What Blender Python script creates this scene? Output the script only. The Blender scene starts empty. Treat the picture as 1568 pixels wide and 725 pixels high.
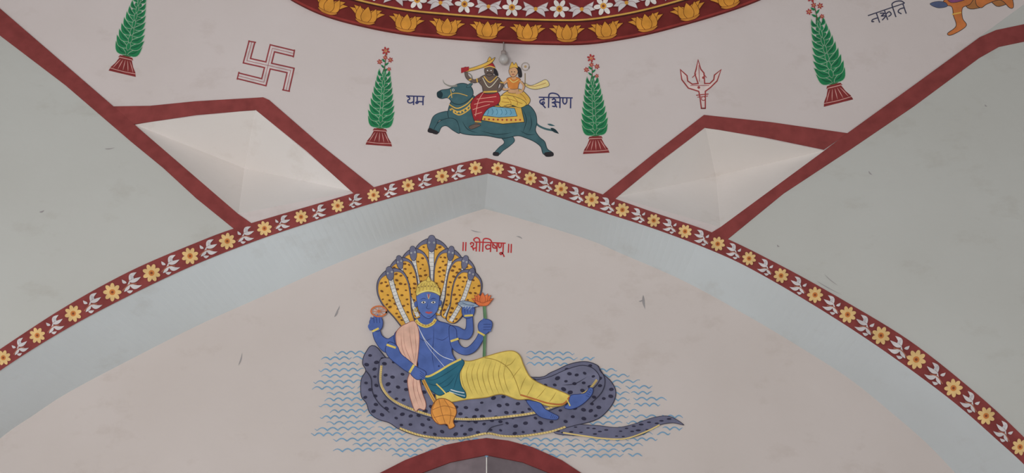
import bpy, math, random
import numpy as np
from mathutils import Vector
from mathutils.geometry import tessellate_polygon
random.seed(7)
scene=bpy.context.scene
scene.view_settings.view_transform='Standard'

# ---------------------------------------------------------------- camera
TH=math.radians(28); F=1230.6
CAM=Vector((0,-7,1.6))
fw=Vector((0,math.cos(TH),math.sin(TH))); up=Vector((0,-math.sin(TH),math.cos(TH))); rt=Vector((1,0,0))
cd=bpy.data.cameras.new('camera'); cam=bpy.data.objects.new('camera',cd); scene.collection.objects.link(cam)
cam.location=CAM; cam.rotation_euler=(math.pi/2+TH,0,0); cd.sensor_width=36; cd.lens=36*F/1568
scene.camera=cam

# ---------------------------------------------------------------- surveyed wall planes
def ray(x,y): return fw*F+rt*(x-784)+up*(362.4-y)
def hit(x,y,pl,off=0.0):
    p0,n=pl; d=ray(x,y); t=((p0+n*off)-CAM).dot(n)/d.dot(n); return CAM+d*t
def pl3(a,b,c):
    n=(b-a).cross(c-a).normalized()
    if n.dot(CAM-a)<0: n=-n
    return (a,n)
def aty(x,y,Y):
    d=ray(x,y); return CAM+d*((Y-CAM.y)/d.y)
BACK=(Vector((0,0.73,0)),Vector((0,-1,0)))
tl=math.radians(15)
UP=(aty(745,242,0.0),Vector((0,-math.cos(tl),-math.sin(tl))))
LF=pl3(hit(0,13,UP),hit(388,347.65,UP),aty(0,568,-0.10))
RF=pl3(hit(1505,53,UP),hit(1103,348,UP),aty(1520,668,-0.12))
def foldL(x): return 13+.8625*x
def foldR(x): return 348-.734*(x-1103)
def front(x,y):
    if x<600 and y>foldL(x): return LF
    if x>900 and y>foldR(x): return RF
    return UP
def P(x,y,s,off=0.0):
    pl={'B':BACK,'U':UP,'L':LF,'R':RF}.get(s) or front(x,y)
    return hit(x,y,pl,off)

# ---------------------------------------------------------------- materials
def lin(c):
    c=c/255.
    return c/12.92 if c<=.04045 else ((c+.055)/1.055)**2.4
EXP=0.60
def alb(c): return tuple(min(.9,lin(v)/EXP) for v in c)
MATS={}
C_UP=(174,165,163); C_SIDE=(162,162,158); C_SOF=(173,179,182); C_IN=(174,165,161)  # C_SIDE is darkened so the shade at the sides sits in its colour
def paint(c,kind='paint'):
    k=(tuple(c),kind)
    if k in MATS: return MATS[k]
    c0=tuple(c)
    m=bpy.data.materials.new('%s_%d_%d_%d'%((kind,)+tuple(c))); m.use_nodes=True
    nt=m.node_tree; b=nt.nodes['Principled BSDF']
    b.inputs['Roughness'].default_value=.75
    b.inputs['Specular IOR Level'].default_value=.15
    tc=nt.nodes.new('ShaderNodeTexCoord')
    if kind=='paint':
        g=sum(c)/3.; c=tuple((v*.90+g*.10)*.97+3 for v in c)   # weathered lime-wash paint
    col=alb(c)
    nz=nt.nodes.new('ShaderNodeTexNoise'); nz.inputs['Detail'].default_value=6
    rp=nt.nodes.new('ShaderNodeValToRGB')
    nt.links.new(tc.outputs['Object'],nz.inputs['Vector']); nt.links.new(nz.outputs['Fac'],rp.inputs['Fac'])
    if kind=='plaster':
        nz.inputs['Scale'].default_value=.7
        lo=(.95,.94,.925); hi=(1.02,1.02,1.02)
    else:
        nz.inputs['Scale'].default_value=9
        lo=(.84,.84,.84); hi=(1.12,1.12,1.12)
    rp.color_ramp.elements[0].position=.3; rp.color_ramp.elements[1].position=.7
    rp.color_ramp.elements[0].color=tuple(col[i]*lo[i] for i in range(3))+(1,)
    rp.color_ramp.elements[1].color=tuple(min(1,col[i]*hi[i]) for i in range(3))+(1,)
    if kind=='plaster':
        # faint damp stains and scuffs
        n2=nt.nodes.new('ShaderNodeTexNoise'); n2.inputs['Scale'].default_value=1.9; n2.inputs['Detail'].default_value=10; n2.inputs['Roughness'].default_value=.66
        mp=nt.nodes.new('ShaderNodeMapping'); mp.inputs['Scale'].default_value=(1,1,1.6)
        nt.links.new(tc.outputs['Object'],mp.inputs['Vector']); nt.links.new(mp.outputs['Vector'],n2.inputs['Vector'])
        r2=nt.nodes.new('ShaderNodeValToRGB'); r2.color_ramp.elements[0].position=.57; r2.color_ramp.elements[1].position=.85
        r2.color_ramp.elements[0].color=(1,1,1,1); r2.color_ramp.elements[1].color=(.85,.82,.79,1)
        nt.links.new(n2.outputs['Fac'],r2.inputs['Fac'])
        mx=nt.nodes.new('ShaderNodeMixRGB'); mx.blend_type='MULTIPLY'; mx.inputs['Fac'].default_value=1
        nt.links.new(rp.outputs['Color'],mx.inputs['Color1']); nt.links.new(r2.outputs['Color'],mx.inputs['Color2'])
        out=mx.outputs['Color']
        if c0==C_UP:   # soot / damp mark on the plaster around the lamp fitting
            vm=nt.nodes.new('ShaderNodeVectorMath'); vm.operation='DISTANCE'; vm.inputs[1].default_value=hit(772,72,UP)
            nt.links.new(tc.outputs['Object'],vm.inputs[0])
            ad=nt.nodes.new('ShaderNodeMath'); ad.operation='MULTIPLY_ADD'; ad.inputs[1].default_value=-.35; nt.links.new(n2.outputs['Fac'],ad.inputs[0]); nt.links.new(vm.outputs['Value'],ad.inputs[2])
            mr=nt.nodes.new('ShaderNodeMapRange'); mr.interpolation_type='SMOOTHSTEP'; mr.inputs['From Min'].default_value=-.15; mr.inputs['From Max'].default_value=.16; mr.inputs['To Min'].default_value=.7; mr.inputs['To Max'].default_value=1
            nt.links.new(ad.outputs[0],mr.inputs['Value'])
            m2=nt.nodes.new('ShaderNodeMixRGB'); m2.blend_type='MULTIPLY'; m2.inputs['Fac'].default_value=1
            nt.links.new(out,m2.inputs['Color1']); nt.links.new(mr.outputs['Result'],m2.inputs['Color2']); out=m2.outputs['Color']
        nt.links.new(out,b.inputs['Base Color'])
        n3=nt.nodes.new('ShaderNodeTexNoise'); n3.inputs['Scale'].default_value=7; n3.inputs['Detail'].default_value=8
        nt.links.new(tc.outputs['Object'],n3.inputs['Vector'])
        bp=nt.nodes.new('ShaderNodeBump'); bp.inputs['Strength'].default_value=.3; bp.inputs['Distance'].default_value=.015
        nt.links.new(n3.outputs['Fac'],bp.inputs['Height']); nt.links.new(bp.outputs['Normal'],b.inputs['Normal'])
    else:
        nt.links.new(rp.outputs['Color'],b.inputs['Base Color'])
    MATS[k]=m; return m

# ---------------------------------------------------------------- 2-D helpers
def cat(pts,closed=False,n=5):
    pts=[tuple(p[:2]) for p in pts]
    N=len(pts)
    if N<3: return pts
    out=[]
    rng=range(N if closed else N-1)
    for i in rng:
        if closed: a,b,c,d=pts[i-1],pts[i],pts[(i+1)%N],pts[(i+2)%N]
        else: a=pts[max(0,i-1)];b=pts[i];c=pts[i+1];d=pts[min(N-1,i+2)]
        for k in range(n):
            t=k/n
            out.append(tuple(.5*((2*b[j])+(-a[j]+c[j])*t+(2*a[j]-5*b[j]+4*c[j]-d[j])*t*t+(-a[j]+3*b[j]-3*c[j]+d[j])*t**3) for j in (0,1)))
    if not closed: out.append(pts[-1])
    return out
def inside(p,poly):
    x,y=p; r=False; j=len(poly)-1
    for i in range(len(poly)):
        xi,yi=poly[i]; xj,yj=poly[j]
        if (yi>y)!=(yj>y) and x<(xj-xi)*(y-yi)/(yj-yi)+xi: r=not r
        j=i
    return r
def dseg(p,poly):
    m=1e9
    for i in range(len(poly)):
        a=poly[i-1];b=poly[i]; dx,dy=b[0]-a[0],b[1]-a[1]; L=dx*dx+dy*dy
        t=0 if L==0 else max(0,min(1,((p[0]-a[0])*dx+(p[1]-a[1])*dy)/L))
        m=min(m,math.hypot(p[0]-a[0]-t*dx,p[1]-a[1]-t*dy))
    return m
def T(pts,cx,cy,s=1,rot=0,mx=1,sy=None):
    c,sn=math.cos(rot),math.sin(rot); sy=s if sy is None else sy
    return [(cx+(x*s*mx)*c-(y*sy)*sn, cy+(x*s*mx)*sn+(y*sy)*c) for x,y in [q[:2] for q in pts]]

class Painter:
    def __init__(s,name,surf,base=.002,step=4e-5):
        s.name=name;s.surf=surf;s.off=base;s.step=step;s.v=[];s.f=[];s.fm=[];s.mats=[]
    def mi(s,c,kind='paint'):
        m=paint(c,kind)
        if m not in s.mats: s.mats.append(m)
        return s.mats.index(m)
    def add(s,pts2,faces,c,off=None,kind='paint'):
        o=s.off if off is None else off
        if off is None: s.off+=s.step
        b=len(s.v); s.v+=[P(x,y,s.surf,o) for x,y in pts2]
        k=s.mi(c,kind)
        for f in faces: s.f.append(tuple(b+i for i in f)); s.fm.append(k)
    def poly(s,pts,c,smooth=True,line=None,lw=.9,n=5):
        q=cat(pts,True,n) if smooth else [tuple(p[:2]) for p in pts]
        tr=tessellate_polygon([[Vector((x,y,0)) for x,y in q]])
        s.add(q,tr,c)
        if line: s.stroke(q+[q[0],q[1]],lw,line,smooth=False)
        return q
    def stroke(s,pts,w,c,smooth=True,taper=None,n=6):
        q=cat(pts,False,n) if smooth else [tuple(p[:2]) for p in pts]
        r=[q[0]]
        for p in q[1:]:
            if math.hypot(p[0]-r[-1][0],p[1]-r[-1][1])>.05: r.append(p)
        q=r
        if len(q)<2: return
        N=len(q); vs=[];
        for i in range(N):
            a=q[max(0,i-1)];b=q[i];d=q[min(N-1,i+1)]
            t1=Vector((b[0]-a[0],b[1]-a[1]));t2=Vector((d[0]-b[0],d[1]-b[1]))
            if i==0:t1=t2
            if i==N-1:t2=t1
            t1=t1.normalized();t2=t2.normalized();t=(t1+t2)
            t=t.normalized() if t.length>1e-3 else t1
            co=max(.5,t.dot(t1))
            ww=w
            if taper=='end': ww=w*(1-.85*i/(N-1))
            elif taper=='both': ww=w*max(.15,math.sin(math.pi*i/(N-1)))
            elif callable(taper): ww=w*taper(i/(N-1))
            h=ww/2/co
            vs+=[(b[0]-t.y*h,b[1]+t.x*h),(b[0]+t.y*h,b[1]-t.x*h)]
        s.add(vs,[(2*i,2*i+1,2*i+3,2*i+2) for i in range(N-1)],c)
    def dot(s,x,y,r,c,ry=None,rot=0,line=None,lw=.7,n=14):
        ry=r if ry is None else ry
        q=T([(r*math.cos(2*math.pi*i/n),ry*math.sin(2*math.pi*i/n)) for i in range(n)],x,y,1,rot)
        s.add(q,[tuple(range(n))],c)
        if line: s.stroke(q+[q[0],q[1]],lw,line,smooth=False)
    def leaf(s,x0,y0,x1,y1,w,c,bend=0,line=None,lw=.6):
        dx,dy=x1-x0,y1-y0; L=math.hypot(dx,dy); nx,ny=-dy/L,dx/L
        A=[];B=[]
        for i in range(9):
            t=i/8; b=bend*math.sin(math.pi*t); h=w/2*math.sin(math.pi*min(1,t**.8))
            A.append((x0+dx*t+nx*(b+h),y0+dy*t+ny*(b+h))); B.append((x0+dx*t+nx*(b-h),y0+dy*t+ny*(b-h)))
        q=A+B[-2:0:-1]
        tr=tessellate_polygon([[Vector((x,y,0)) for x,y in q]]); s.add(q,tr,c)
        if line: s.stroke(q+[q[0],q[1]],lw,line,smooth=False)
    def slab(s,pts,c,th,kind='paint',foot=-.01):
        q=pts; tr=tessellate_polygon([[Vector((x,y,0)) for x,y in q]])
        s.add(q,tr,c,off=th,kind=kind); n=len(q); b=len(s.v)
        s.v+=[P(x,y,s.surf,th) for x,y in q]
        for (x,y) in q:
            pl={'B':BACK,'U':UP,'L':LF,'R':RF}.get(s.surf) or front(x,y)
            s.v.append(P(x,y,s.surf,th)-pl[1]*(th-foot))
        k=s.mi(c,kind)
        for i in range(n):
            j=(i+1)%n; s.f.append((b+i,b+j,b+n+j,b+n+i)); s.fm.append(k)
    def spots(s,poly,c,r,gap,margin=3,tries=900,asp=1.3,rot=None):
        xs=[p[0] for p in poly];ys=[p[1] for p in poly];got=[]
        for _ in range(tries):
            p=(random.uniform(min(xs),max(xs)),random.uniform(min(ys),max(ys)))
            if any(math.hypot(p[0]-g[0],p[1]-g[1])<gap for g in got): continue
            if not inside(p,poly) or dseg(p,poly)<margin: continue
            got.append(p); rr=r*random.uniform(.75,1.2)
            s.dot(p[0],p[1],rr*asp,c,rr/asp*1.1,(random.uniform(-.5,.5) if rot is None else rot),n=9)
    def done(s):
        me=bpy.data.meshes.new(s.name); me.from_pydata([tuple(v) for v in s.v],[],s.f)
        for m in s.mats: me.materials.append(m)
        me.polygons.foreach_set('material_index',s.fm); me.update()
        o=bpy.data.objects.new(s.name,me); scene.collection.objects.link(o); return o
def mesh(name,vs,fs,mat):
    me=bpy.data.meshes.new(name); me.from_pydata([tuple(v) for v in vs],[],fs); me.materials.append(mat)
    o=bpy.data.objects.new(name,me); scene.collection.objects.link(o); return o

# ---------------------------------------------------------------- arch curves
def curve(l,r):
    q=cat(l,False,8)+cat(r,False,8)[1:]
    X=np.array([p[0] for p in q]);Y=np.array([p[1] for p in q]); return lambda x: float(np.interp(x,X,Y))
fl=curve([(-320,850),(-220,748),(-100,642),(0,568),(100,505),(200,452),(300,405),(400,366),(500,333),(600,303),(700,277),(747,266)],
         [(747,266),(800,282),(900,318),(1000,350),(1085,382),(1150,412),(1250,470),(1350,535),(1450,608),(1520,668),(1590,735),(1680,850),(1750,960)])
fu=curve([(-320,790),(-220,698),(-100,603),(0,535),(100,470),(200,415),(300,372),(365,348),(500,308),(600,279),(700,251),(745,242)],
         [(745,242),(800,257),(900,290),(1000,325),(1100,360),(1200,409),(1300,465),(1400,527),(1500,607),(1568,670),(1640,745),(1720,860),(1780,960)])
bk=curve([(-320,965),(-220,870),(-100,760),(0,672),(50,637),(100,604),(180,561),(300,500),(400,455),(500,410),(600,370),(700,333),(742,320)],
         [(742,320),(800,336),(900,367),(950,388),(1050,432),(1150,487),(1230,535),(1300,580),(1360,628),(1430,690),(1500,770),(1560,860),(1640,1010)])

RED=(120,50,48)
def wall(name,surf,pts,c):
    p=Painter(name,surf,0,0); q=[tuple(a) for a in pts]
    tr=tessellate_polygon([[Vector((x,y,0)) for x,y in q]]); p.add(q,tr,c,off=0,kind='plaster'); return p.done()
xa=407; ya=fl(xa)   # fold meets arch edge, left
xb=1066; yb=fl(xb)
rng=lambda a,b,st: [(x,fl(x)) for x in np.arange(a,b,st)]
DL=dict(l=(205,190),t=(391,168),r=(540,293),b=(365,328),c=(374,258))
DR=dict(l=(945,302),t=(1080,195),r=(1262,231),b=(1103,348),c=(1096,270))
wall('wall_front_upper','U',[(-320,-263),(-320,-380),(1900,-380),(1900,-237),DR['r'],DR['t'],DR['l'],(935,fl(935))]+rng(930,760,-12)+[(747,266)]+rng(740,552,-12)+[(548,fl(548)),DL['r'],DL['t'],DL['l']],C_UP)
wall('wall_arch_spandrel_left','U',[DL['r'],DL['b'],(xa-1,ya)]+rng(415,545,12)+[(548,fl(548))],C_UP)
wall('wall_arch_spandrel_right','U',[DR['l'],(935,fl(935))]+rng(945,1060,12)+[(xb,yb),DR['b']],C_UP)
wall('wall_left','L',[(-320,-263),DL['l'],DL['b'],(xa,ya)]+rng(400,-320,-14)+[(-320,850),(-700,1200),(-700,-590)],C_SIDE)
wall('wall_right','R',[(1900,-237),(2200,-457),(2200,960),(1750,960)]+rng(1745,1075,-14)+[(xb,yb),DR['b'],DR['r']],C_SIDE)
mesh('wall_back',[(-8,.73,0),(8,.73,0),(8,.73,9),(-8,.73,9)],[(0,1,2,3)],paint(C_IN,'plaster'))
mesh('floor',[(-12,-16,0),(12,-16,0),(12,.73,0),(-12,.73,0)],[(0,1,2,3)],paint((200,196,190),'plaster'))
tp=P(784,-378,'U')
mesh('ceiling',[(-12,-16,tp.z),(12,-16,tp.z),(12,tp.y,tp.z),(-12,tp.y,tp.z)],[(0,1,2,3)],paint((96,90,86),'plaster'))
# arch soffit (runs horizontally back from the front arris to the tympanum)
vx,vy=784,362.4+F*math.tan(TH)
fr=[];bb=[]
xs=list(np.arange(-300,740,10))+[747]+list(np.arange(757,1750,10))
for x in xs:
    y=fl(x); lo,hi=0.0,.6
    g=lambda k:(y+(vy-y)*k)-bk(x+(vx-x)*k)
    if x==747: q=(742,320)
    else:
        for _ in range(40):
            k=(lo+hi)/2
            if g(k)<0: lo=k
            else: hi=k
        q=(x+(vx-x)*k,y+(vy-y)*k)
    fr.append(P(x,y,'F')); bb.append(P(q[0],q[1],'B'))
n=len(xs); mesh('wall_arch_soffit',fr+bb,[(i,i+1,n+i+1,n+i) for i in range(n-1)],paint(C_SOF,'plaster'))
# faceted diamond niches
for nm,D in (('wall_niche_left',DL),('wall_niche_right',DR)):
    c=hit(D['c'][0],D['c'][1],UP,-.62)
    mesh(nm,[P(*D[k],'U') for k in 'ltrb']+[c],[(0,1,4),(1,2,4),(2,3,4),(3,0,4)],paint((188,183,180),'plaster'))

# ---------------------------------------------------------------- red mouldings
p=Painter('trim_1','L'); p.slab([(-320,-263),(0,13),(205,190),(365,328),(388,344),(358,350),(300,303),(250,257),(200,216),(100,130),(0,54),(-320,-222)],RED,.012); p.done()
p=Painter('trim_2','U'); p.slab([(168,163),(230,162),(300,155),(403,149),(412,153),(490,221),(574,288),(548,302),(470,232),(391,168),(300,176),(205,190)],RED,.012); p.done()
p=Painter('trim_3','R'); p.slab([(1760,0),(1640,22),(1568,37),(1525,46),(1500,57),(1400,130),(1292,208),(1262,231),(1103,348),(1080,362),(1112,368),(1200,296),(1300,230),(1400,162),(1500,88),(1530,71),(1568,63),(1640,48),(1760,28)],RED,.012); p.done()
p=Painter('trim_4','U'); p.slab([(918,302),(1000,236),(1078,176),(1180,187),(1298,204),(1262,229),(1170,210),(1080,195),(1010,248),(945,302),(934,312)],RED,.012); p.done()

# ---------------------------------------------------------------- floral arch border
p=Painter('floral_arch_border','F',.016)
xs=list(range(-300,745,15))
top=[(x,fu(x)) for x in xs]+[(745,242)]+[(x,fu(x)) for x in range(760,1741,15)]
bot=[(x,fl(x)) for x in xs]+[(747,266)]+[(x,fl(x)) for x in range(760,1741,15)]
N=len(top)
k=p.mi(RED); b=len(p.v)
for o_,src in ((.014,top),(.014,bot),(-.005,top),(-.005,bot)):
    for i in range(N): p.v.append(P(*src[i],'F',o_))
for i in range(N-1):
    for A,B in ((0,N),(0,2*N),(N,3*N)):
        p.f.append((b+A+i,b+A+i+1,b+B+i+1,b+B+i)); p.fm.append(k)
fx=[-262,-208,-155,-102,-48,5,57,112,172,232,291,348,405,461,517,572,625,677,728,762,812,859,906,953,1001,1049,1099,1147,1196,1248,1298,1349,1403,1460,1510,1562,1615,1665]
YEL=(198,162,104);ORG=(182,106,48);WHT=(180,174,174)
def flower(p,cx,cy,r,c,cc,n=8,rot=0):
    for i in range(n):
        a=rot+2*math.pi*i/n
        p.dot(cx+.62*r*math.cos(a),cy+.62*r*math.sin(a),r*.42,c,r*.25,a,n=10)
    p.dot(cx,cy,r*.34,cc,n=10); p.dot(cx,cy,r*.16,(120,60,35),n=8)
def midy(x): return (fu(x)+fl(x))/2
for i,x in enumerate(fx):
    y=midy(x); w=(fl(x)-fu(x)); th=math.atan((fl(x+8)-fl(x-8))/16); h=w*math.cos(th)
    flower(p,x,y,h*.42,YEL,ORG,8,x)
    if i+1<len(fx) and not (x<745<fx[i+1]):
        x2=fx[i+1]; mx=(x+x2)/2; my=midy(mx); t=math.atan2(midy(x2)-y,x2-x); h=(fl(mx)-fu(mx))*math.cos(t)
        u=h/25.; sgn=1 if x<745 else -1
        def q(a,b): return T([(a,b)],mx,my,u,t,sgn)[0]
        def lf(a,b,c,d,w,bend=0,col=WHT):
            A=q(a,b);B=q(c,d); p.leaf(A[0],A[1],B[0],B[1],w*u,col,bend*u*sgn)
        lf(-13,6,-2,-3,4,2); lf(-2,-3,10,-8,5,-2); lf(-3,-2,12,-1,4.5,1); lf(-4,0,9,8,5,3); lf(-10,7,-3,9,3.5,1); lf(-6,-2,-9,-8,3.5,-1); lf(3,-2,2,-9.5,3.5,0,(165,160,162))
        A=q(-14,4);B=q(-4,1);C=q(4,4);p.stroke([A,B,C],1.2*u,(150,90,70))
p.done()

# ---------------------------------------------------------------- lotus cornice ring
low=curve([(380,-45),(420,-18),(455,4),(500,24),(560,40),(620,51),(680,57),(745,62),(775,64)],[(775,64),(830,66),(895,66),(950,59),(1000,49),(1060,33),(1110,18),(1150,4),(1190,-14),(1230,-40)])
p=Painter('lotus_cornice','U',.05)
DRED=(98,30,28)
def ring(o1,o2,c,off,foot=None):
    xs=list(range(380,1231,10)); a=[];b_=[]
    for x in xs:
        t=math.atan((low(x+10)-low(x-10))/20); sx=math.sin(t)*.8
        a.append((x+sx*o1,low(x)-o1)); b_.append((x+sx*o2,low(x)-o2))
    n=len(xs); B=len(p.v); k=p.mi(c)
    p.v+=[P(x,y,'U',off) for x,y in a+b_]
    for i in range(n-1): p.f.append((B+i,B+i+1,B+n+i+1,B+n+i)); p.fm.append(k)
    if foot is not None:
        p.v+=[P(x,y,'U',off)-UP[1]*(off-foot) for x,y in a]
        for i in range(n-1): p.f.append((B+i,B+i+1,B+2*n+i+1,B+2*n+i)); p.fm.append(k)
ring(0,34,DRED,.045,-.01); ring(0,3,(128,42,38),.046)
ring(32,34.5,(60,22,20),.047); ring(34.5,37,(185,140,60),.048,.0); ring(37,72,(112,34,36),.047); ring(72,76,(185,140,60),.048); ring(76,130,(112,34,36),.047); ring(130,134,(185,140,60),.048)
GOL=(190,124,40)
def lotus(cx,cy,rot,s):
    L=(80,30,16)
    for a,b_,w in ((-29,-7,9),(29,-7,9),(-23,-12,11),(23,-12,11)):
        A=T([(a*.1,13),(a,b_)],cx,cy,s,rot); p.leaf(A[0][0],A[0][1],A[1][0],A[1][1],w*s*1.2,GOL,(-5 if a<0 else 5)*-s,line=L,lw=.7)
    for a,b_,w in ((-13,-13,13),(13,-13,13),(0,-14,15)):
        A=T([(a*.3,14),(a,b_)],cx,cy,s,rot); p.leaf(A[0][0],A[0][1],A[1][0],A[1][1],w*s*1.1,GOL,(1 if a<0 else -1)*-2*s if a else 0,line=L,lw=.7)
    q=T([(-16,9),(0,11),(16,9),(9,14),(0,15),(-9,14)],cx,cy,s,rot); p.poly(q,(176,110,38),line=L,lw=.5)
for x in (440,500,558,620,683,745,807,868,930,993,1058,1120,1178):
    t=math.atan((low(x+12)-low(x-12))/24); lotus(x+math.sin(t)*14,low(x)-16.5,t,.97)
for i,x in enumerate(range(412,1220,37)):
    t=math.atan((low(x+12)-low(x-12))/24); cx,cy=x+math.sin(t)*42,low(x)-53
    if i%2==0: flower(p,cx,cy,14.5,(196,188,182),(190,130,45),6,t)
    else:
        for sg in (-1,1):
            for a,b_,w,be in ((19,-10,9,3),(21,3,9,-2),(15,13,8,-3)):
                A=T([(0,2),(a*sg,b_)],cx,cy,1,t); p.leaf(A[0][0],A[0][1],A[1][0],A[1][1],w,(178,170,170),be*sg,line=(130,90,90),lw=.6)
        p.dot(cx,cy+1,3,(190,130,45))
    A=T([(0,-42)],cx,cy,1,t)[0]; flower(p,A[0],A[1],13,(196,188,182),(190,130,45),6,t)
p.done()

# ---------------------------------------------------------------- painted potted trees
def tree(name,bx,by,tx,ty):
    p=Painter(name,'U'); L=math.hypot(tx-bx,ty-by); s=L/147.; rot=math.atan2(tx-bx,-(ty-by))
    def q(pts): return T([(x,-y) for x,y in pts],bx,by,s,rot)
    G=(26,108,64);GD=(18,82,52);R=(116,38,38);PK=(188,140,132)
    p.poly(q([(-20,0),(20,0),(18,6),(13,13),(9,22),(-9,22),(-13,13),(-18,6)]),R,smooth=False)
    for u in (-12,-6,0,6,12): p.stroke(q([(u*1.25,5),(u*.9,13),(u*.55,20)]),.9*s,PK,taper='both')
    p.stroke(q([(-19,4.2),(0,3.4),(19,4.2)]),.8*s,PK)
    p.poly(q([(-11,22),(11,22),(9,25.5),(-9,25.5)]),R,smooth=False); p.stroke(q([(-9.5,22.3),(9.5,22.3)]),1*s,PK)
    p.poly(q([(-6,26),(6,26),(10,32),(-10,32)]),(95,70,45))
    p.poly(q([(-8,27),(-15,34),(-16,46),(-12,60),(-10,76),(-7,92),(-4,106),(0,118),(4,106),(7,92),(10,76),(12,60),(16,46),(15,34),(8,27)]),G)
    v=30
    for i in range(9):
        w=21*(1-(i/9.5)**1.4*.82)*(.93 if i==0 else 1); hh=14-.5*i
        for sg in (-1,1):
            A=q([(sg*1.0,v-2)])[0];B=q([(sg*w,v+hh)])[0]
            p.leaf(A[0],A[1],B[0],B[1],(10-.6*i)*s,G,sg*3.4*s,line=(138,158,136),lw=.6*s)
            C=q([(sg*2,v)])[0];D=q([(sg*w*.8,v+hh*.72)])[0]
            p.leaf(C[0],C[1],D[0],D[1],2.2*s,GD,sg*2.6*s)
        v+=9.5
    for i in range(7):
        A=q([(0,34+i*11)])[0];B=q([(0,48+i*11)])[0]; p.leaf(A[0],A[1],B[0],B[1],(6-.5*i)*s,G,0,line=(138,158,136),lw=.5*s)
    p.stroke(q([(0,112),(0.5,128),(0,142)]),1.3*s,(90,70,50))
    for x,y in ((-6,122),(6,126),(-5,131),(5,117)):
        A=q([(0,y-5)])[0];B=q([(x,y)])[0]; p.leaf(A[0],A[1],B[0],B[1],3*s,G)
    for x,y,r in ((-8,126,3.4),(8,130,3.4),(0,133,3),(0,143,5.2),(7,116,2.6)):
        A=q([(x,y)])[0]; flower(p,A[0],A[1],r*s*1.2,(150,48,48),(190,130,90),6,.3)
    p.done()
tree('painted_potted_tree',187,113,223,-40)
tree('painted_potted_tree.001',580,223,591,74)
tree('painted_potted_tree.002',913,235,905,85)
tree('painted_potted_tree.003',1284,158,1242,-8)

# ---------------------------------------------------------------- swastika + trident
p=Painter('painted_swastika','U'); RS=(128,46,50)
for w,c in ((11,RS),(6.8,(176,162,160))):
    p.stroke([(386,63),(378,93),(445,108),(438,139)],w,c,smooth=False)
    p.stroke([(450,82),(417,74),(404,126),(364,116)],w,c,smooth=False)
for a,b_ in (((380,63),(392,65)),((432,137.5),(444,140)),((451,76),(449,88)),((366,110),(363,122))): p.stroke([a,b_],2,RS,smooth=False)
p.stroke([(386,63),(378,93),(445,108),(438,139)],.7,RS,smooth=False)
p.stroke([(450,82),(417,74),(404,126),(364,116)],.7,RS,smooth=False)
p.done()
p=Painter('painted_trident','U'); RL=(138,52,52)
p.poly([(1074,166),(1080,166),(1080,140),(1088,134),(1098,124),(1104,107),(1094,115),(1093,122),(1087,128),(1079,128),(1078,112),(1073,106),(1069,92),(1066,106),(1064,113),(1069,128),(1060,129),(1053,124),(1052,116),(1042,107),(1044,122),(1054,135),(1070,140),(1072,150)],(186,168,163),smooth=False,line=RL,lw=2)
p.stroke([(1070,100),(1071,125)],1,RL); p.stroke([(1057,131),(1086,131)],1,RL)
for a,b_ in (((1066,113),(1060,119)),((1077,113),(1082,119))): p.stroke([a,b_],1.2,RL)
p.stroke([(1066,146),(1085,144)],1.6,RL);p.stroke([(1068,149),(1084,147)],1.2,RL)
p.dot(1077,151,3,(184,162,158),line=RL,lw=1.2); p.dot(1070,134,2.2,RL); p.dot(1077,119,2,RL)
p.done()

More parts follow.
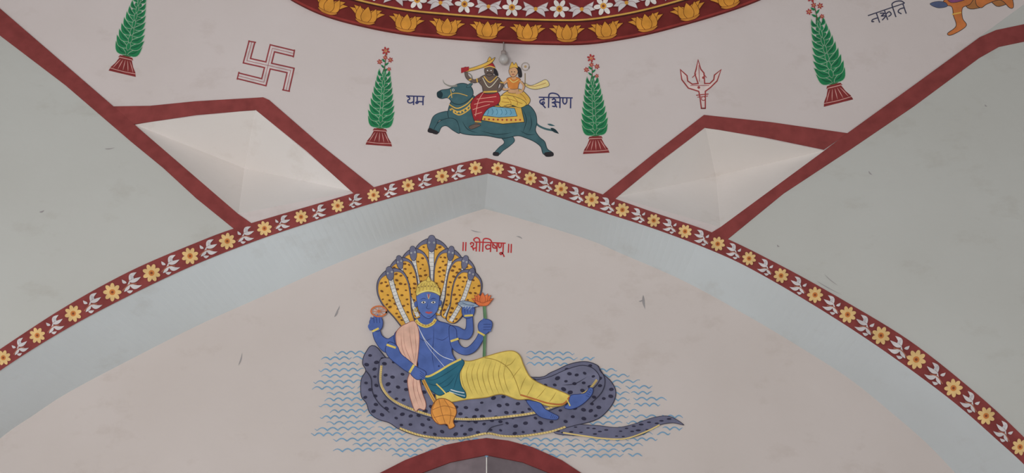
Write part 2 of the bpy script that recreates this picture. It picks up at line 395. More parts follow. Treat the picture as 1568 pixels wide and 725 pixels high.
# ---------------------------------------------------------------- Devanagari lettering
GL={'ya':(.85,[[(.12,.12),(.3,.16),(.32,.36),(.15,.46)],[(.15,.46),(.2,.72),(.45,.78),(.72,.6)],[(.72,0),(.72,1)]]),
'ma':(.9,[[(.2,0),(.2,.7)],[(.2,.6),(.08,.72),(.18,.82),(.3,.7),(.3,.6)],[(.22,.6),(.75,.6)],[(.75,0),(.75,1)]]),
'da':(.7,[[(.42,0),(.42,.22)],[(.52,.23),(.2,.25),(.1,.45),(.25,.66),(.47,.6),(.44,.44),(.3,.5),(.36,.72),(.6,1.02)]]),
'ksha':(.95,[[(.14,.24),(.28,.12),(.44,.24),(.34,.42),(.12,.5)],[(.12,.5),(.3,.52),(.46,.66),(.36,.86),(.16,.82)],[(.4,.46),(.6,.42),(.82,.5)],[(.34,.5),(.56,.95)],[(.82,0),(.82,1)]]),
'i':(.3,[[(.15,1),(.15,0)],[(.15,0),(.2,-.32),(.5,-.42),(.9,-.3),(1.1,0)]]),
'nna':(.95,[[(.12,0),(.12,.4),(.28,.6),(.44,.4),(.44,0)],[(.78,0),(.78,1)]]),
'shri':(1.25,[[(.16,.3),(.08,.18),(.2,.08),(.4,.16),(.36,.4),(.12,.5)],[(.12,.5),(.3,.56),(.44,.9)],[(.72,0),(.72,1)],[(.72,.56),(.56,.66),(.42,.66)],[(1.06,0),(1.06,1)],[(1.06,0),(.98,-.34),(.7,-.46),(.42,-.28),(.5,-.08)]]),
'va':(.8,[[(.68,0),(.68,1)],[(.68,.32),(.36,.25),(.14,.45),(.3,.7),(.68,.6)]]),
'shnu':(1.45,[[(.1,0),(.12,.5),(.55,.56)],[(.12,.14),(.52,.5)],[(.55,0),(.55,.95)],[(.72,0),(.72,.35),(.84,.5),(.98,.35),(.98,0)],[(1.2,0),(1.2,1)],[(1.2,1),(1.0,1.22),(.88,1.08),(1.05,1.0),(1.2,1.15),(1.36,1.45)]]),
'na':(.8,[[(.66,0),(.66,1)],[(.66,.5),(.26,.5),(.14,.66),(.3,.72)]]),
'ri':(1.0,[[(.5,0),(.5,1)],[(.1,.15),(.42,.3),(.15,.45),(.45,.58),(.1,.85)],[(.5,.42),(.8,.3),(.88,.6),(.62,.72)]]),
'ta':(.8,[[(.66,0),(.66,1)],[(.66,.4),(.3,.4),(.14,.6),(.32,.88)]]),
'danda':(.28,[[(.1,.05),(.1,1.0)]]),'sp':(.22,[])}
def text(name,surf,gl,x,y,h,rot,c,w,wx=1):
    p=Painter(name,surf); cx=0; bs=None; be=0
    for g in gl:
        W,ss=GL[g]
        for st in ss: p.stroke(T([((cx+a)*wx,b_) for a,b_ in st],x,y,h,rot),w,c)
        if g not in('danda','sp'):
            if bs is None: bs=cx
            be=cx+W
        cx+=W
    if gl[3:4]==['shri']: bs+=.5
    p.stroke(T([(bs*wx,0),(be*wx,0)],x,y,h,rot),w*.9,c,smooth=False); p.done()
BL=(46,50,92)
text('painted_name_yama','U',['ya','ma'],622,147,13.5,.03,BL,2.1,wx=1.2)
text('painted_name_dakshina','U',['da','i','ksha','nna'],825,149,16,.02,BL,2.1,wx=1.12)
text('painted_name_vishnu','B',['danda','danda','sp','shri','i','va','shnu','sp','danda','danda'],708,370,14.5,.04,(172,40,44),2.0,wx=1.0)
text('painted_name_nairrti','U',['na','ri','i','ta'],1329,24,16,-.33,(52,52,72),1.8,wx=1.28)

# ---------------------------------------------------------------- Yama mural
p=Painter('yama_on_buffalo_mural','U')
BU=(54,86,92);BD=(28,46,52);SK=(92,76,68);GO=(196,152,62);RD=(146,34,40);TAN=(184,138,98)
K=(38,35,38)
p.stroke([(812,168),(820,178),(822,190),(834,197),(848,200)],3,BU); p.leaf(843,196,856,205,5,BD); p.leaf(838,190,850,193,3,BU)
p.poly([(690,172),(676,172),(664,178),(659,190),(657,199),(664,202),(668,192),(674,184),(690,186),(704,190)],BU,line=BD)
p.poly([(765,200),(780,205),(788,215),(780,224),(770,231),(764,237),(757,235),(764,226),(772,219),(768,212),(755,206)],BU,line=BD)
p.poly([(694,150),(710,142),(724,146),(738,156),(770,160),(796,156),(811,162),(820,174),(822,188),(820,200),(826,210),(834,217),(838,228),(846,234),(843,239),(832,236),(828,225),(818,217),(804,211),(792,208),(770,212),(745,208),(722,207),(706,204),(694,196),(688,184),(686,170)],BU,line=BD,lw=1.1)
p.poly([(700,186),(690,181),(677,184),(669,190),(664,201),(671,204),(676,195),(684,193),(694,200),(704,204)],BU,line=BD)
p.poly([(657,196),(664,199),(663,204),(655,202)],K); p.poly([(664,199),(671,202),(669,206),(662,204)],K); p.poly([(756,233),(764,234),(763,239),(755,238)],K); p.poly([(834,234),(846,233),(847,239),(836,240)],K)
p.poly([(671,142),(676,138),(688,136),(700,129),(712,128),(722,134),(724,146),(714,156),(704,160),(694,158),(686,150),(676,151),(670,148)],BU,line=BD,lw=1.1)
p.poly([(669,142),(674,139),(678,144),(676,150),(670,149)],BD)
p.stroke([(700,131),(690,132),(681,128),(678,122)],3.4,(120,118,110),taper='end'); p.stroke([(716,132),(722,126),(722,116),(714,110)],4,(110,108,100),taper='end')
p.leaf(714,134,724,128,5,BU,line=BD); p.dot(694,138,1.9,(210,200,190)); p.dot(694,138,1.1,K)
p.stroke([(686,150),(692,144),(702,143),(716,147)],1.1,GO); p.stroke([(690,137),(692,150)],1,GO)
for k_ in range(3): p.stroke([(688+k_*3,160+k_*6),(700+k_*2,166+k_*5),(714+k_*2,160+k_*4),(724,150+k_*4)],1.7,GO)
for i in range(7): p.dot(690+i*5,168+3*math.sin(i*.55)*2-i*.6,1.6,GO)
for a in ([(708,186),(716,198),(732,204)],[(800,166),(806,184),(800,204)],[(796,200),(808,206),(820,206)],[(735,200),(760,206),(785,203)],[(812,176),(814,190),(810,202)]): p.stroke(a,1,BD,taper='both')
# saddle cloth
p.poly([(737,160),(798,164),(803,187),(770,190),(737,184)],GO,smooth=False,line=K)
p.poly([(740,162),(788,166),(792,178),(764,180),(740,177)],(96,146,168),smooth=False,line=K,lw=.7)
for i in range(9): p.dot(742+i*6.8,182.5+.4*i-(i*.09)**2*4,1.5,(150,50,45))
for i in range(6): p.stroke([(746+i*7,166+.4*i),(748+i*7,171+.4*i),(746+i*7,176)],.8,(50,105,130))
# goddess: scarf, skirt, crossed leg, waist, blouse, arms, head
p.poly([(803,127),(813,131),(824,127),(836,122),(841,131),(830,135),(818,137),(806,133)],(205,178,112),line=K,lw=.6)
p.stroke([(806,131),(820,132),(836,127)],.7,(150,90,45))
p.poly([(776,140),(786,136),(797,137),(806,144),(812,153),(807,161),(792,160),(778,164),(766,160),(763,154),(768,146)],GO,line=K,lw=.8)
p.poly([(770,146),(784,147),(800,153),(806,160),(796,165),(780,160),(768,164),(763,158),(764,150)],(208,164,66),line=K,lw=.6)
for a in ([(770,150),(784,153),(800,159)],[(768,156),(780,157)],[(776,148),(782,156),(782,160)],[(790,140),(800,146),(806,154)],[(786,148),(792,155),(792,161)]): p.stroke(a,.8,(150,92,38))
p.poly([(780,134),(792,134),(794,141),(786,143),(778,141)],TAN,line=K,lw=.5)
p.poly([(776,121),(783,118),(791,118),(797,122),(794,130),(792,136),(780,136),(777,129)],(190,112,46),line=K,lw=.6)
p.stroke([(777,124),(769,130),(771,137),(781,136)],3.4,TAN); p.stroke([(777,126),(772,131),(774,135)],.6,K); p.stroke([(768,129),(770,138),(780,138)],.6,K)
p.stroke([(796,124),(802,131),(799,140),(790,143)],3.4,TAN); p.stroke([(799,124),(804,132),(800,142)],.6,K)
p.poly([(784,115),(789,115),(790,121),(784,121)],TAN)
p.poly([(782,104),(788,101),(796,103),(799,110),(799,118),(794,118),(792,110)],K)
p.poly([(779,108),(783,103),(790,104),(793,110),(790,116),(785,118),(781,115)],TAN,line=K,lw=.6)
p.poly([(780,105),(784,95),(787,99),(790,96),(793,104),(787,103)],GO,line=K,lw=.5); p.dot(783.5,110,.8,K); p.dot(788,110,.8,K); p.stroke([(784,114.2),(787.5,114)],1,RD,smooth=False)
p.stroke([(780,121),(786,126),(794,122)],1.1,(215,185,100))
p.stroke([(804,130),(804,112)],1.2,(120,100,60))
q=[(804.5+6*math.cos(a/12*6.2832),102+6*math.sin(a/12*6.2832)) for a in range(14)]; p.stroke(q,1.4,(140,130,122),smooth=False); p.dot(804.5,102,2,(160,130,90))
# Yama
p.poly([(728,148),(742,140),(760,140),(766,150),(762,160),(748,166),(740,176),(736,186),(727,186),(722,170),(721,158)],RD,line=K,lw=.8)
for a in ([(730,152),(744,150),(760,148)],[(726,160),(742,156),(756,156)],[(724,168),(736,164),(750,160)],[(726,176),(738,172)],[(740,142),(732,156),(728,178)]): p.stroke(a,.9,(205,140,122))
p.stroke([(733,184),(727,192),(721,194)],4,SK); p.poly([(728,190),(736,192),(722,198),(718,194)],SK,line=K,lw=.5); p.stroke([(727,186),(737,187)],1.8,GO)
p.poly([(736,118),(746,114),(758,116),(766,122),(763,132),(760,142),(742,143),(738,132),(732,124)],SK,line=K,lw=.8)
p.stroke([(738,120),(726,124),(716,118),(713,108)],5.2,SK); p.stroke([(737,123),(726,127),(714,120),(711,108)],.7,K); p.dot(713,106,3.4,SK,line=K)
p.stroke([(763,122),(769,130),(764,138),(754,137)],5,SK); p.stroke([(766,123),(771,131),(765,140)],.7,K)
p.stroke([(718,123),(722,121)],2,GO,smooth=False);p.stroke([(730,120),(731,126)],1.8,GO,smooth=False); p.stroke([(766,126),(771,127)],1.8,GO,smooth=False)
p.stroke([(741,117),(750,126),(761,117)],1.6,GO); p.stroke([(739,119),(749,134),(763,120)],1,(200,190,170)); p.stroke([(740,141),(761,140)],2.4,GO,smooth=False)
p.poly([(742,106),(747,101),(754,102),(757,108),(754,115),(748,117),(743,113)],SK,line=K,lw=.7)
p.poly([(756,104),(761,108),(763,116),(757,114)],K)
p.poly([(741,104),(744,96),(749,94),(754,96),(758,104),(750,102)],RD,line=K,lw=.5); p.poly([(746,96),(750,87),(754,96)],GO,line=K,lw=.5); p.stroke([(741,104),(750,101.5),(758,104)],1.6,GO)
p.dot(746.5,108,.9,(220,210,200)); p.dot(752,108,.9,(220,210,200)); p.stroke([(745,112.5),(749,111.5),(754,113)],1.3,K)
p.poly([(708,107),(722,104),(737,99),(750,93),(758,88),(753,96),(740,103),(724,108),(712,110)],GO,line=K,lw=.6)
p.poly([(706,104),(718,102),(718,108),(706,112)],RD,smooth=False)
p.done()

# ---------------------------------------------------------------- partial figure, upper right
p=Painter('painted_nairrti_figure_mural','U'); OR=(176,98,48)
p.poly([(1470,-46),(1560,-50),(1556,-6),(1530,10),(1515,2),(1500,12),(1478,8)],(150,95,50),line=K)
p.poly([(1448,-2),(1470,-12),(1492,-10),(1486,6),(1474,12),(1474,28),(1480,38),(1472,46),(1456,54),(1451,51),(1464,40),(1460,24),(1457,10),(1444,8)],OR,line=K)
p.poly([(1498,-20),(1530,-18),(1548,-5),(1552,10),(1546,12),(1532,0),(1512,6),(1502,12),(1494,4)],OR,line=K)
p.poly([(1424,6),(1436,2),(1448,4),(1450,10),(1436,12)],(70,80,110),line=K,lw=.6); p.poly([(1450,-10),(1478,-16),(1480,-2),(1456,4)],(120,60,100),line=K,lw=.6)
p.stroke([(1458,22),(1472,19)],2,GO,smooth=False); p.poly([(1440,-40),(1480,-90),(1530,-95),(1540,-45),(1500,-35)],(120,80,60),line=K); p.dot(1505,-115,20,(120,80,60),line=K)
p.done()

# ---------------------------------------------------------------- Vishnu mural
p=Painter('vishnu_on_serpent_mural','B')
WV=(98,138,168)
def waves(x0,x1,y):
    x=x0
    while x<x1-14:
        L=random.uniform(45,100); e=min(x1,x+L); pts=[]; wl=random.uniform(13,16.5); a0=random.uniform(0,3)
        xx=x
        while xx<=e:
            pts.append((xx,y+2.2-4.4*abs(math.sin((xx-x)*math.pi/wl+a0))+ .8*math.sin(xx*.03))); xx+=1.6
        if len(pts)>4: p.stroke(pts,1.9,WV,smooth=False,taper=lambda t:min(1,.35+4*min(t,1-t)))
        x=e+random.uniform(1,6)
rows=[(541,512,888),(549,492,912),(558,497,905),(567,488,945),(576,492,965),(585,480,985),(594,478,1000),(603,500,1000),(612,497,1022),(621,488,1012),(630,505,990),(639,490,1046),(648,500,1040),(657,482,1046),(665,476,1028),(674,510,1008),(682,540,985),(690,510,970),(698,600,985)]
for i,(y,a,b_) in enumerate(rows):
    if y<650: waves(a,585,y); waves(806 if y<560 else 900,b_,y)
    elif y<672: waves(a,640,y); waves(860,b_,y)
    else:
        waves(a,760,y); waves(790,b_,y)
SG=(92,92,114);SD=(42,40,58);SL=(44,42,58);HY=(206,148,54);RP=(196,170,104)
# hoods
def hood(tip,base,w,bend=0):
    dx,dy=tip[0]-base[0],tip[1]-base[1]; L=math.hypot(dx,dy); ax=(dx/L,dy/L); pr=(-ax[1],ax[0])
    def M(u,v):
        b=bend*math.sin(math.pi*min(1,max(0,v)))
        return (base[0]+ax[0]*v*L+pr[0]*(u*w/2+b), base[1]+ax[1]*v*L+pr[1]*(u*w/2+b))
    o=[(-.35,0),(-.6,.25),(-.92,.5),(-1.02,.7),(-.88,.87),(-.5,.97),(0,1.01),(.5,.97),(.88,.87),(1.02,.7),(.92,.5),(.6,.25),(.35,0)]
    p.poly([M(*a) for a in o],SG,line=SL,lw=1)
    inn=[(-.3,.0),(-.54,.25),(-.85,.5),(-.94,.7),(-.78,.85),(-.4,.925),(.4,.925),(.78,.85),(.94,.7),(.85,.5),(.54,.25),(.3,0)]
    q=p.poly([M(*a) for a in inn],HY,line=(120,80,36),lw=.6)
    p.spots(q,(108,66,32),1.9,6.2,2.4,500)
    st=[M(0,.0),M(.02,.4),M(0,.72),M(0,.88)]
    p.stroke(st,w*.16,SL); p.stroke(st,w*.13,(192,188,182))
    for k_ in range(14):
        v=.06+k_*.057; p.stroke([M(-.12,v),M(.12,v)],.6,(120,115,120),smooth=False)
    p.poly([M(-.2,.87),M(-.24,.96),M(-.12,1.04),M(.12,1.04),M(.24,.96),M(.2,.87),M(0,.82)],SG,line=SL,lw=.7)
    for u in (-.13,.13):
        c=M(u,.95); p.dot(c[0],c[1],1.2,(205,200,190)); p.dot(c[0],c[1],.7,K)
hood((661,366),(660,480),56)
hood((632,382),(652,480),44,-3); hood((691,382),(670,480),44,3)
hood((611,396),(640,485),42,-4); hood((713,396),(682,485),42,4)
hood((596,413),(628,502),50,-5); hood((723,415),(690,492),44,4)
# serpent coils
tail=[(850,648),(880,650),(915,652),(945,655),(970,650),(1000,640),(1025,638),(1047,651),(1030,648),(1008,652),(985,665),(955,673),(925,672),(890,668),(850,664)]
q=p.poly(tail,SG,line=SL); p.spots(q,SD,2,8,3,400,1.7,0)
p.stroke([(862,663),(895,668),(925,672),(958,672),(990,661),(1010,651)],2.2,RP); 
c1=[(574,530),(560,540),(555,556),(560,568),(553,582),(553,606),(561,618),(566,632),(578,642),(596,648),(612,658),(640,668),(672,672),(710,672),(745,664),(770,668),(800,668),(840,662),(880,652),(915,642),(936,622),(943,602),(936,585),(920,570),(915,560),(896,554),(872,558),(845,570),(815,578),(700,560),(610,560)]
q=p.poly(c1,SG,line=SL,lw=1.2); p.spots(q,SD,2.7,10.5,4,2500,1.25)
p.stroke([(612,656),(640,666),(672,671),(710,671),(745,664),(770,668),(800,668),(840,662),(866,654)],3,RP)
for i in range(60):
    t=i/59; x=612+254*t; y=np.interp(x,[612,640,672,710,745,770,800,840,866],[656,666,671,671,664,668,668,662,654]); p.stroke([(x-.8,y-1.6),(x+.8,y+1.6)],.5,(110,80,45),smooth=False)
c2=[(588,548),(580,566),(580,588),(590,606),(606,620),(634,632),(668,642),(700,645),(735,645),(780,641),(825,634),(868,618),(900,602),(918,582),(910,566),(892,560),(868,566),(840,578),(810,584),(760,590),(700,580),(640,560)]
q=p.poly(c2,(98,98,120),line=SL,lw=1.1); p.spots(q,SD,2.9,11,4,2500,1.25)
rp=[(584,560),(583,586),(592,604),(608,617),(636,629),(670,639),(702,642),(735,642),(780,638),(824,631),(866,615),(898,600),(914,582)]
p.stroke(rp,3.4,RP); qq=cat(rp,False,10)
for i in range(0,len(qq)-1,1):
    a=qq[i]; b_=qq[i+1]; d=math.hypot(b_[0]-a[0],b_[1]-a[1]) or 1; nx,ny=-(b_[1]-a[1])/d,(b_[0]-a[0])/d
    p.stroke([(a[0]-nx*1.5,a[1]-ny*1.5),(a[0]+nx*1.5+.8,a[1]+ny*1.5)],.5,(110,80,45),smooth=False)
p.stroke([(560,568),(568,580),(570,600),(580,618),(596,632)],1.2,SL); p.stroke([(861,590),(880,588),(898,578)],1,SL,taper='both')
p.stroke([(745,664),(752,655),(770,650)],1,SL); p.stroke([(915,560),(926,580),(922,600),(905,618)],1.2,SL)
# ---- figure
B=(66,88,150);BK=(34,42,88);Y=(204,176,82);YD=(150,118,46);TE=(36,92,112);PK=(204,156,136)
# rear arms
p.poly([(606,514),(594,519),(585,514),(580,503),(571,507),(574,522),(586,538),(600,541),(612,534)],B,line=BK)
p.poly([(568,504),(566,492),(572,487),(582,486),(586,492),(585,502),(578,508)],B,line=BK)
for i,(a,b_) in enumerate(((568,487),(573,483),(578,483),(583,485))): p.stroke([(570+i*4.5,496),(a,b_+2),(a+1,b_-1)],3.2,B,taper=lambda t:1-.3*t)
for i in range(3): p.stroke([(573+i*4.3,495),(572+i*4.5,487)],.7,BK)
p.stroke([(568,496),(565,500),(568,506)],3.4,B)
p.stroke([(570,508),(580,503)],3,Y,smooth=False)
q=[(580+12*math.cos(a/16*6.2832),477+8*math.sin(a/16*6.2832)) for a in range(18)]; p.stroke(q,2.2,(186,98,52),smooth=False); p.dot(580,477,2.4,(186,98,52))
for a in range(8): p.stroke([(580,477),(580+11*math.cos(a*.785),477+7*math.sin(a*.785))],.8,(186,98,52),smooth=False)
# raised arm + conch
p.poly([(686,500),(700,500),(712,505),(714,490),(712,482),(722,480),(724,492),(724,510),(716,520),(700,518),(688,518)],B,line=BK)
p.poly([(709,485),(707,474),(711,468),(722,468),(727,474),(724,484),(716,488)],B,line=BK)
p.stroke([(711,484),(724,483)],3,Y,smooth=False)
p.poly([(701,465),(708,461),(718,462),(727,465),(733,469),(726,471),(720,476),(713,474),(706,470)],(126,142,160),line=BK,lw=.8); p.stroke([(708,464),(716,467),(726,468)],.7,BK); p.stroke([(706,468),(716,471),(723,471)],.7,(190,195,200))
for i in range(4): p.stroke([(710+i*4,481),(709+i*4.2,474),(712+i*4.2,470)],3,B,taper=lambda t:1-.3*t)
for i in range(3): p.stroke([(712+i*4.2,480),(711.5+i*4.2,473)],.6,BK)
# torso
p.poly([(644,486),(632,494),(616,501),(604,512),(606,528),(616,536),(632,540),(640,556),(640,574),(652,588),(680,586),(700,572),(700,556),(692,540),(694,524),(698,514),(696,503),(686,496),(672,492),(664,486)],B,line=BK,lw=1)
p.poly([(645,478),(645,492),(655,498),(666,491),(665,478)],B)
for a in ([(640,516),(650,522),(662,518)],[(666,518),(678,521),(688,514)],[(664,500),(664,518),(662,545),(666,570)],[(640,540),(652,548)],[(684,536),(680,550)]): p.stroke(a,.8,BK,taper='both')
p.dot(672,561,1.4,BK)
p.stroke([(640,500),(652,522),(674,544),(694,552)],1,(185,188,196)); p.stroke([(642,504),(656,532),(684,566)],.6,(185,188,196))
# front arm holding lotus stem
p.poly([(688,500),(698,504),(700,518),(706,530),(716,532),(728,520),(736,506),(744,511),(738,524),(728,538),(714,544),(700,540),(690,528)],B,line=BK)
p.stroke([(741,466),(743,490),(742,520),(741,556)],4.6,(84,118,82)); p.stroke([(739.5,470),(741,500),(740,552)],.8,(50,78,56)); 
p.poly([(734,508),(732,498),(737,491),(746,489),(753,493),(753,502),(748,509),(741,513)],B,line=BK)
for i in range(4): p.stroke([(738,494+i*4.2),(745,492.5+i*4.2),(752,494.5+i*4)],3.6,B)
for i in range(3): p.stroke([(740,497+i*4.2),(752,497+i*4)],.7,BK)
p.stroke([(736,500),(739,492),(742,488)],3,B)
p.stroke([(731,508),(742,514)],3,Y,smooth=False); p.stroke([(690,523),(702,519)],3.2,Y,smooth=False)
OR=(204,100,52);OL=(130,52,32)
for a,b_,w in ((-17,-6,6),(17,-6,6),(-13,-9,7),(13,-9,7),(-8,-11,8),(8,-11,8),(0,-13,9)):
    p.leaf(739,467,739+a,461+b_+ (2 if abs(a)>14 else 0),w,OR,0,line=OL,lw=.6)
p.poly([(727,460),(739,464),(752,460),(746,468),(733,468)],OR,line=OL,lw=.6)
# yellow dhoti legs
p.poly([(700,556),(722,553),(745,546),(770,539),(786,538),(796,545),(802,560),(812,578),(832,590),(852,597),(873,607),(868,616),(858,622),(838,622),(812,612),(792,612),(768,604),(744,609),(715,612),(692,616),(672,618),(668,600),(684,590)],Y,line=YD,lw=1.3)
p.stroke([(742,548),(760,552),(776,562),(788,580),(797,606)],1.1,YD)
p.stroke([(797,605),(820,612),(840,618),(862,619),(872,608)],2.6,(170,96,48))
for i in range(9):
    x=712+i*8.2; p.stroke([(x,555-i*.8),(x-6,572),(x-2,592),(x+4,606-abs(i-4)*.4)],.9,YD,taper='both')
for a in ([(790,548),(782,558),(770,562)],[(798,562),(790,572),(784,580)],[(806,576),(800,588),(796,600)],[(818,586),(812,598),(806,608)],[(836,594),(828,604),(820,612)],[(852,600),(846,610),(840,617)]): p.stroke(a,.9,YD,taper='both')
# feet
p.poly([(806,614),(818,615),(828,618),(834,626),(846,633),(855,638),(852,643),(838,642),(826,638),(816,628)],B,line=BK)
for i in range(4): p.stroke([(845+i*2.6,635+i*1.2),(843+i*2.6,640.5+i*.4)],.6,BK)
p.poly([(870,618),(874,606),(886,604),(896,602),(903,594),(908,596),(906,605),(896,616),(884,624),(872,627),(864,624)],B,line=BK)
for i in range(4): p.stroke([(897+i*2.2,606-i*3),(902+i*1.2,608-i*3)],.6,BK)
p.stroke([(868,612),(873,622)],2,Y,smooth=False)
# teal sash
p.poly([(640,572),(652,578),(668,572),(686,560),(704,551),(711,556),(704,572),(706,590),(713,602),(712,610),(700,606),(688,600),(674,606),(662,600),(648,588)],TE,line=(20,54,70),lw=1.1)
for a in ([(648,578),(664,582),(690,568),(706,556)],[(652,586),(670,590),(694,574)],[(668,596),(686,590),(700,572)],[(694,598),(698,584),(704,566)]): p.stroke(a,.9,(22,60,80),taper='both')
p.stroke([(690,597),(700,600),(711,602)],1.6,(180,185,190)); p.stroke([(688,600),(700,604),(712,607)],1,(180,185,190))
p.stroke([(641,571),(654,577),(670,570),(688,559),(706,550)],3,Y); p.stroke([(668,588),(680,600),(690,614)],2,Y)
# pink shawl
q=[(622,496),(634,492),(640,502),(642,520),(640,545),(638,562),(642,580),(646,600),(652,618),(650,628),(642,626),(636,630),(630,616),(626,600),(624,582),(628,566),(618,548),(608,530),(606,512),(612,502)]
p.poly(q,PK,line=(136,80,70),lw=1)
for a in ([(618,500),(620,530),(632,562),(634,600),(642,624)],[(626,497),(630,530),(636,560)],[(614,508),(616,534),(628,560)],[(634,500),(637,530),(636,555)],[(630,575),(634,600),(640,620)],[(637,575),(640,600),(648,622)]): p.stroke(a,.8,(160,104,92),taper='both')
# front left arm
p.poly([(596,524),(590,536),(596,548),(610,560),(624,570),(634,572),(636,562),(626,552),(614,542),(608,530)],B,line=BK)
p.poly([(632,560),(642,564),(652,570),(650,578),(640,582),(632,577),(628,570)],B,line=BK)
for i in range(4): p.stroke([(640,565+i*3.4),(647,569+i*3.4),(650,575+i*3)],3.2,B)
for i in range(3): p.stroke([(643,568.5+i*3.4),(650,574+i*3)],.6,BK)
p.stroke([(627,571),(634,559)],3.6,Y,smooth=False); p.stroke([(592,528),(606,533)],3.2,Y,smooth=False)
# mace
p.stroke([(648,582),(656,598),(666,616)],5,(196,142,60)); p.stroke([(648,582),(656,598),(666,616)],.8,(120,74,36))
p.poly([(664,618),(672,611),(684,612),(695,620),(699,632),(694,645),(696,653),(688,657),(684,650),(672,650),(663,642),(660,630)],(204,132,56),line=(116,62,32),lw=1.1)
for a in ([(666,616),(662,632),(672,650)],[(672,612),(676,630),(682,650)],[(680,612),(690,630),(688,650)],[(662,628),(680,622),(697,626)],[(664,640),(682,636),(697,638)]): p.stroke(a,.8,(140,80,38))
# head
FB=(74,98,160)
p.dot(637,466,2.6,B,4.4,line=BK,lw=.6); p.dot(674,464,2.2,B,4,line=BK,lw=.6)
p.poly([(639,450),(638.5,463),(641,475),(648,484),(656,488),(663,484),(670,475),(672.5,462),(671.5,450),(656,445)],FB,line=BK,lw=.8)
p.poly([(638,453),(637,446),(640,437),(647,431),(654,429),(661,430),(668,435),(673,444),(674,453),(666,449),(655,447),(645,449)],(198,170,78),line=(120,90,40),lw=.8)
p.stroke([(638,451.5),(646,447.5),(656,445.5),(666,447.5),(674,452)],2.2,(212,186,104))
for i in range(6): p.stroke([(642+i*5.6,447-(3-abs(i-2.5))),(643.5+i*5,440-(3-abs(i-2.5))),(646.5+i*3.8,434)],.6,(134,100,48))
for i in range(7): p.dot(641+i*5,440.5-2.2*math.sin(i/6*3.14),1.0,(110,78,50))
p.poly([(653,431),(656,423),(659.5,431)],(198,170,78),line=(120,90,40),lw=.6)
for x in (648.5,663.5):
    p.poly([(x-4,463.5),(x,461.2),(x+4,463),(x,465.4)],(205,204,200),line=BK,lw=.5); p.dot(x,463.3,1.4,K,n=10)
    p.stroke([(x-5,459.5),(x,457.2),(x+5,459)],.9,BK,taper='both')
p.stroke([(655.5,460),(654.5,468),(653,472),(656.5,473.5),(659.5,472)],.7,BK,taper='both'); p.poly([(651,478.5),(654.5,477.3),(656.5,478),(659,477.3),(662.5,478.5),(656.5,481)],(165,70,78)); p.stroke([(654,484.3),(659,484.3)],.5,BK)
p.stroke([(656.3,450.5),(656.3,457)],1.2,(190,66,58)); p.stroke([(654,450.5),(656.3,458),(658.8,450.5)],.6,(214,190,110))
p.dot(636.5,475,2.6,Y,line=YD,lw=.6); p.dot(636.5,475,1.1,B); p.dot(674,473,2.2,Y,line=YD,lw=.6)
for w,c in ((4.6,Y),(.7,YD)): p.stroke([(637,490),(642,496),(652,500),(662,496),(667,489)],w,c)
for i in range(7): p.dot(638+i*4.6,493+6*math.sin(i/6*3.14),1.1,(170,116,55))
p.done()

# ---------------------------------------------------------------- lower doorway arch
p=Painter('doorway_arch_trim','B')
p.slab([(470,860),(505,790),(540,752),(575,728),(620,705),(680,682),(715,675),(745,671),(778,675),(815,685),(860,705),(895,728),(935,760),(975,810),(1000,860),(960,860),(935,800),(900,760),(850,728),(800,708),(745,697),(690,708),(642,726),(590,760),(545,810),(520,860)],(112,42,42),.03); p.done()
p=Painter('doorway_arch_panel','B')
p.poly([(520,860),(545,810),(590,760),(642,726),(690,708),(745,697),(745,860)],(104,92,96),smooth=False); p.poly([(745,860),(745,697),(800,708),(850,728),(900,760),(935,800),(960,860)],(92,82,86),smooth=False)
p.stroke([(745,697),(745,860)],1.6,(190,185,180),smooth=False)
for i in range(1,6): p.stroke([(745-i*22,716+i*9),(745-i*22,860)],.8,(70,62,66),smooth=False); p.stroke([(745+i*22,716+i*9),(745+i*22,860)],.8,(70,62,66),smooth=False)
p.done()

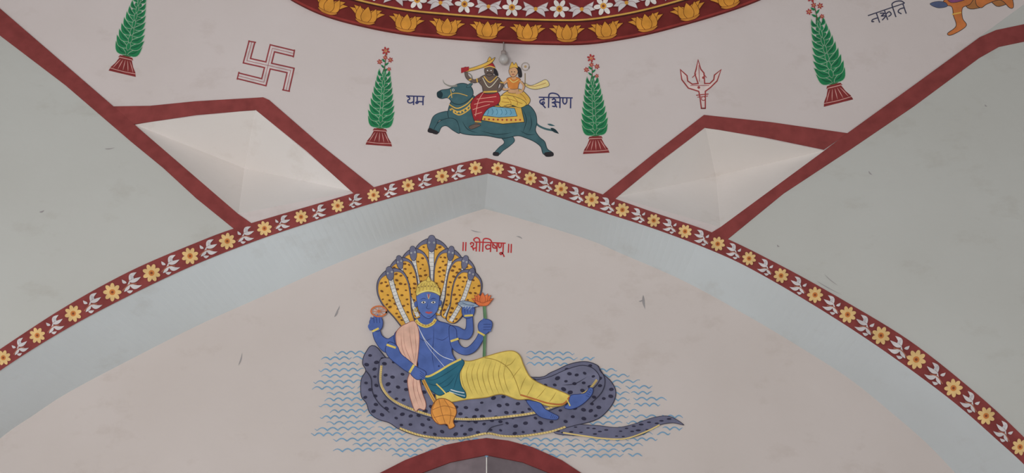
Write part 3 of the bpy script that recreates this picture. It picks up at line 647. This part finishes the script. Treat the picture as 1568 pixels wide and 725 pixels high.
# ---------------------------------------------------------------- wall scuffs
for nm,s,L in (('wall_scuff_mark','B',[((512,486),(518,472),3),((515,478),(520,468),2),((985,452),(988,474),4),((365,560),(371,540),2),((978,462),(986,458),2),((720,352),(738,356),1.5),((800,366),(790,362),2),((465,410),(474,400),2)]),
               ('wall_scuff_mark.001','F',[((60,325),(68,322),2.5),((1190,375),(1194,378),2),((1250,430),(1290,452),1.2),((1262,420),(1284,438),1),((1330,262),(1336,268),2),((160,228),(176,226),1.5),((1508,160),(1512,163),2)])):
    p=Painter(nm,s)
    for a,b_,w in L: p.leaf(a[0],a[1],b_[0],b_[1],w,(136,130,130),1)
    p.done()

# ---------------------------------------------------------------- bulb on the cornice
def lathe(name,prof,origin,mat,n=20):
    vs=[];fs=[]
    for z,r in prof:
        for i in range(n): vs.append((origin.x+r*math.cos(2*math.pi*i/n),origin.y+r*math.sin(2*math.pi*i/n),origin.z+z))
    for k in range(len(prof)-1):
        for i in range(n): fs.append((k*n+i,k*n+(i+1)%n,(k+1)*n+(i+1)%n,(k+1)*n+i))
    o=mesh(name,vs,fs,mat)
    for pl in o.data.polygons: pl.use_smooth=True
    return o
O=hit(771,90,UP,.09); tpb=hit(770,60,UP,.05)
e=bpy.data.objects.new('light_bulb',None); scene.collection.objects.link(e)
gl=bpy.data.materials.new('frosted_glass'); gl.use_nodes=True; g=gl.node_tree.nodes['Principled BSDF']; g.inputs['Base Color'].default_value=(.66,.63,.61,1); g.inputs['Roughness'].default_value=.3; g.inputs['Transmission Weight'].default_value=.35
h=tpb.z-O.z
for o in (lathe('glass',[(-.06,.001),(-.057,.022),(-.042,.042),(-.01,.052),(.018,.045),(.045,.028),(.06,.02)],O,gl),
          lathe('socket',[(.055,.022),(.06,.027),(.095,.027),(.1,.014),(.105,.006),(max(.13,h),.006)],O,paint((135,122,118)))): o.parent=e

# ---------------------------------------------------------------- light
w=bpy.data.worlds.new('world'); scene.world=w; w.use_nodes=True
w.node_tree.nodes['Background'].inputs[0].default_value=(.97,.985,1,1); w.node_tree.nodes['Background'].inputs[1].default_value=.52
def area(n,loc,tgt,size,e_,c):
    l=bpy.data.lights.new(n,'AREA'); l.shape='RECTANGLE'; l.size=size[0]; l.size_y=size[1]; l.energy=e_; l.color=c
    o=bpy.data.objects.new(n,l); scene.collection.objects.link(o); o.location=loc; o.rotation_euler=(Vector(tgt)-Vector(loc)).to_track_quat('-Z','Y').to_euler()
area('low_fill_light',(-3,-10.5,1.2),(0,0,5),(4,2.2),440,(.98,.985,1))  # unseen area light added low behind the camera to lift soffit and wall
